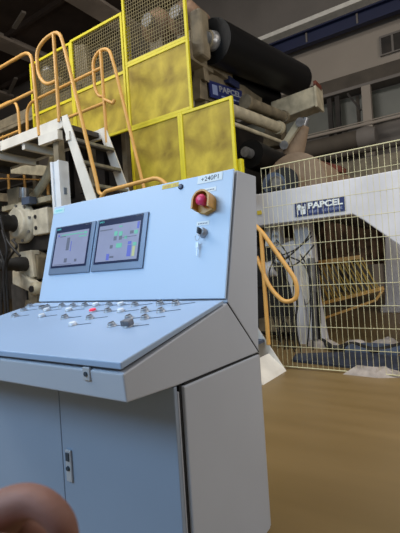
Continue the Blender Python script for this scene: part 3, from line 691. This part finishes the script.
# ================================================================== MACHINERY LEFT
LYm=3.6
t=thing('drive_unit',at(15,224,LYm),'cream drive unit with round flange and ribbed black coupling at left edge','gearbox')
c=at(15,223,LYm); 
MB().lathe(c,c+Vector((0,.16,0)),[(0,.20),(.15,.235),(.45,.24),(.5,.30),(1,.30)],32).build('flange_housing',creaml,t)
for k in range(8):
    bc=c+Vector((.27*math.cos(k*PI/4+.2),.075,.27*math.sin(k*PI/4+.2))); MB().cyl(bc-Vector((0,.02,0)),bc,.022,8).build('flange_bolt',steelg,t)
bl=[(i/10,.105 if i%2 else .13) for i in range(11)]
c=c+Vector((-.05,0,0))
MB().lathe(c+Vector((0,-.45,0)),c,bl,24).build('ribbed_coupling',blackm,t)
b0=at(25,211,LYm); b1=at(42,233,LYm)
MB().box(b0.x,b1.x,LYm+.1,LYm+.45,b1.z,b0.z+.02).build('gear_case',creaml,t,bevel=.02)
for z in (.3,.75): MB().cyl(((b0.x*.75+b1.x*.25),LYm+.09,b1.z+(b0.z-b1.z)*z),((b0.x*.75+b1.x*.25),LYm+.11,b1.z+(b0.z-b1.z)*z),.03,12).build('case_port',blackm,t)
a=at(24,205,LYm+.15);b=at(50,202,LYm+.15)
MB().box(-6.3,b.x,LYm+.16,LYm+.5,a.z-.02,a.z+.06).build('top_flange',cream,t,bevel=.01)
MB().box(-5.95,-5.15,LYm+.18,LYm+.6,1.45,2.1).build('case_body',darkmass,t,bevel=.03)
MB().cyl(at(24,198,LYm+.1),at(24,188,LYm+.1),.07,14).build('filler_neck',steelg,t)
for p in ((22,196),): MB().box(at(20,199,LYm).x,at(28,199,LYm).x,LYm+.02,LYm+.14,at(20,205,LYm).z,at(20,198,LYm).z).build('filler_block',bluepal,t)
t=thing('second_drive',at(22,262,LYm),'smaller drive with square cream flange and black motor, below the big flange','motor')
c=at(25,264,LYm); 
MB().lathe(c+Vector((0,-.4,0)),c,[(0,.07),(.1,.09),(.6,.09),(.65,.105),(1,.105)],22).build('motor_body',blackm,t)
MB().prism([at(19,252,LYm),at(31,250,LYm),at(34,277,LYm),at(24,279,LYm),at(17,272,LYm)],(0,.14,0)).build('square_flange',creaml,t,bevel=.012)
MB().prism([at(31,251,LYm+.05),at(38,257,LYm+.05),at(38,279,LYm+.05),at(32,279,LYm+.05)],(0,.2,0)).build('side_block',creamd,t,bevel=.01)
MB().cyl(at(44,262,LYm+.25),at(44,300,LYm+.25),.03,10).build('drain_tube',blackm,t)
c=at(40,256,LYm+.3); MB().lathe(c+Vector((0,-.12,0)),c,[(0,.05),(.3,.13),(1,.16)],22).build('end_wheel',steelg,t)
t=thing('lever_arm',at(22,280,LYm),'cream lever arm with clevis eye under the smaller drive','lever')
MB().prism([at(12,267,LYm-.05),at(34,283,LYm-.05),at(31,293,LYm-.05),at(12,284,LYm-.05)],(0,.12,0)).build('arm_body',creaml,t,bevel=.02)
c=at(32,289,LYm-.12); MB().lathe(c,c+Vector((0,.26,0)),[(0,.06),(.1,.095),(.9,.095),(1,.06)],22).build('clevis_eye',cream,t)
MB().cyl(c-Vector((0,.02,0)),c,.045,14).build('clevis_pin',blackm,t)
MB().prism([at(28,288,LYm-.08),at(37,288,LYm-.08),at(37,306,LYm-.08),at(29,304,LYm-.08)],(0,.2,0)).lathe(at(33,300,LYm),at(34,345,LYm),[(0,.10),(.2,.12),(1,.12)],18).build('clevis_rod',creamd,t)
t=thing('machine_upright',(-6.1,LYm+.2,0),'worn cream machine upright at the left edge of the photo','upright')
MB().box(-6.2,-5.9,LYm+.2,LYm+.5,0,2.5).build('upright_body',creamd,t,bevel=.02)
MB().box(-5.62,-5.5,LYm+.3,LYm+.5,0,1.5).build('upright_rib',creamd,t,bevel=.01)
o=MB().box(at(12,288,LYm).x,at(27,288,LYm).x,LYm-.02,LYm+.25,0,at(12,284,LYm).z); tag(o.build('junction_box',deckd,bevel=.015),'dark box under the cream lever arm','box')
o=MB().tube([at(27,201,LYm+.35),at(34,197,LYm+.35),at(44,183,LYm+.35),at(50,172,LYm+.35),at(56,150,LYm+.35)],.065,14,bend=.25).build('bent_pipe',cream); tag(o,'fat bent cream pipe rising beside the white support column','pipe')
for k,pts in enumerate(([(2,230),(8,250),(3,275),(6,320)],[(0,250),(5,265),(1,300),(2,325)],[(9,250),(2,262),(7,290),(9,320)],[(0,215),(4,235),(10,245),(20,256)],[(12,240),(18,246),(6,262),(8,300)])):
    o=MB().tube([at(px,py,3.05+.05*k) for px,py in pts],.017,8,bend=.12).build('black_hose',blackm); tag(o,'black hose hanging among the cream drives at the left edge','hose','left machine hoses')
o=MB().box(-6.6,-4.5,LYm+.55,LYm+.65,0,2.1); o.box(-6.6,-4.5,LYm+.5,LYm+.55,1.3,1.42); tag(o.build('rear_cover',darkmass),'dark cover behind the cream drives at left','cover')
# lower beam and orange railing seen under the platform
a=at(0,167,4.4);b=at(50,171,4.4)
o=MB().prism([at(-20,160,4.4),at(50,166,4.4),at(50,176,4.4),at(-20,171,4.4)],(0,.12,0)); tag(o.build('walkway_beam',cream),'pale walkway beam under the raised platform','beam')
t=thing('rear_railing',at(25,182,4.9),'orange railing of a rear walkway under the raised platform','railing')
for px in (-12,8,24,47): MB().tube([at(px,168,4.9),at(px+1.5,195,4.9)],.028,8).build('railing_post',orange,t)
MB().tube([at(-20,178,4.9),at(50,180,4.9)],.014,8).tube([at(-20,169,4.9),at(50,171,4.9)],.014,8).build('railing_bar',orange,t)
o=MB().prism([at(-20,192,4.9),at(52,196,4.9),at(52,204,4.9),at(-20,200,4.9)],(0,.3,0)); tag(o.build('walkway_deck',creamd),'brown walkway edge under the rear orange railing','walkway')
# left handrails lower (orange small near (0..22,130))
t=thing('far_railing',at(10,130,5.0),'thin orange railing beyond the platform at the left edge','railing')
for px in (2,8,14,20): MB().tube([at(px,124,5.0),at(px+1,142,5.0)],.014,8).build('railing_post',orange,t)
MB().tube([at(-10,126,5.0),at(24,130,5.0)],.016,8).build('railing_bar',orange,t)

# ================================================================== HAND (photographer's left hand, curled)
def hc(px,py,d): return at_depth(px,py,d)
def skin_chain(chains):
    vs=[];es=[];rs=[]
    for ch in chains:
        par=ch[0]; prev=par
        for p,r in ch[1]:
            vs.append(p); rs.append(r)
            if prev is not None: es.append((prev,len(vs)-1))
            prev=len(vs)-1
    return vs,es,rs
def D_(*a): return hc(*a)
V=[];E=[];RR=[]
def addv(p,r,par=None):
    V.append(p);RR.append(r)
    if par is not None: E.append((par,len(V)-1))
    return len(V)-1
root=addv(D_(-60,535,.25),(.024,.020))
fa=addv(D_(-135,610,.25),(.026,.023),root); addv(D_(-230,700,.25),(.033,.03),fa)
pm=addv(D_(-10,510,.255),(.027,.019),root)
mc=[]
for k,(px,py,d,r) in enumerate(((28,496,.25,.0132),(10,522,.266,.0120),(-2,542,.287,.0105),(-10,565,.292,.010))):
    m=addv(D_(px,py,d),(r,r),pm); mc.append(m)
fing=[ # PIP, DIP, tip
 [((45,503,.246),.0096),((62,521,.242),.0090),((68,545,.247),.0080),((60,566,.258),.0074),((48,574,.266),.0064)],
 [((46,534,.272),.0105),((56,562,.272),.0095),((38,606,.29),.0074),((28,604,.292),.0066)],
 [((30,585,.290),.0085),((36,606,.29),.0078),((24,618,.295),.007),((16,614,.297),.0064)],
 [((18,604,.295),.008),((22,622,.295),.007),((12,632,.298),.0065),((5,628,.3),.0058)]]
for m,f in zip(mc,fing):
    p=m
    for (c,r) in f: p=addv(D_(*c),(r,r),p)
tb=addv(D_(-32,556,.232),(.014,.013),root); t1=addv(D_(4,557,.224),(.0115,.011),tb); t2=addv(D_(40,556,.220),(.0096,.009),t1); t3=addv(D_(66,552,.220),(.0085,.0075),t2); addv(D_(80,548,.222),(.0062,.0056),t3)
org=V[0].copy()
me=bpy.data.meshes.new('hand'); me.from_pydata([p-org for p in V],E,[]); me.update()
hand=bpy.data.objects.new('hand',me); col.objects.link(hand); hand.location=org
sk=hand.modifiers.new('skin','SKIN'); sk.use_smooth_shade=True; sk.branch_smoothing=.6
for i,r in enumerate(RR):
    me.skin_vertices[0].data[i].radius=r
me.skin_vertices[0].data[0].use_root=True
ss=hand.modifiers.new('sub','SUBSURF'); ss.levels=2; ss.render_levels=2
me.materials.append(skin)
tag(hand,'bare hand with curled fingers held up in the lower left corner','hand')

# ================================================================== CAMERA
cd=bpy.data.cameras.new('camera'); cam=bpy.data.objects.new('camera',cd); col.objects.link(cam)
M=Matrix((CR,CU,-CW)).transposed().to_4x4(); M.translation=EYEP; cam.matrix_world=M
cd.sensor_width=36; cd.lens=F/533*36; cd.clip_start=.02; cd.clip_end=100
cd.dof.use_dof=True; cd.dof.focus_distance=1.7; cd.dof.aperture_fstop=cd.lens/2.4
bpy.context.scene.camera=cam
# ================================================================== LIGHT
def area(name,loc,target,size,sy,power,color):
    l=bpy.data.lights.new(name,'AREA'); l.shape='RECTANGLE'; l.size=size; l.size_y=sy; l.energy=power; l.color=color
    o=bpy.data.objects.new(name,l); col.objects.link(o); o.location=loc
    o.rotation_euler=(Vector(target)-Vector(loc)).to_track_quat('-Z','Y').to_euler(); return o
area('window_daylight',(-2.3,-1.9,3.1),(-1.3,1.0,1.05),2.6,1.3,118,(.44,.70,1.0))
area('machine_fill',(-3.4,1.4,10.5),(-3.2,5.2,1.5),9,2.0,420,(1.0,.95,.88))  # added overhead fill for the machines, not an actual roof opening
area('stair_fill',(-6.2,-.6,6.0),(-4.6,4.2,2.3),3,2.0,250,(1.0,.97,.92))  # unseen frontal fill, added to brighten stairs and platform
area('hall_fill',(6,4,7.5),(-4,10,4.5),5,4,200,(1.0,.88,.76))  # unseen warm fill from the right, aimed into the rear hall
area('aisle_fill',(1.9,2.9,2.9),(-2.0,5.8,.9),1.6,1.6,80,(1.0,.97,.94))  # low fill added to lift the machinery under the white beam
wd=bpy.data.worlds.new('world'); bpy.context.scene.world=wd; wd.use_nodes=True
wd.node_tree.nodes['Background'].inputs['Color'].default_value=(.94,.95,1,1); wd.node_tree.nodes['Background'].inputs['Strength'].default_value=.22
sc=bpy.context.scene
sc.view_settings.view_transform='Standard'; sc.view_settings.look='None'; sc.view_settings.exposure=0
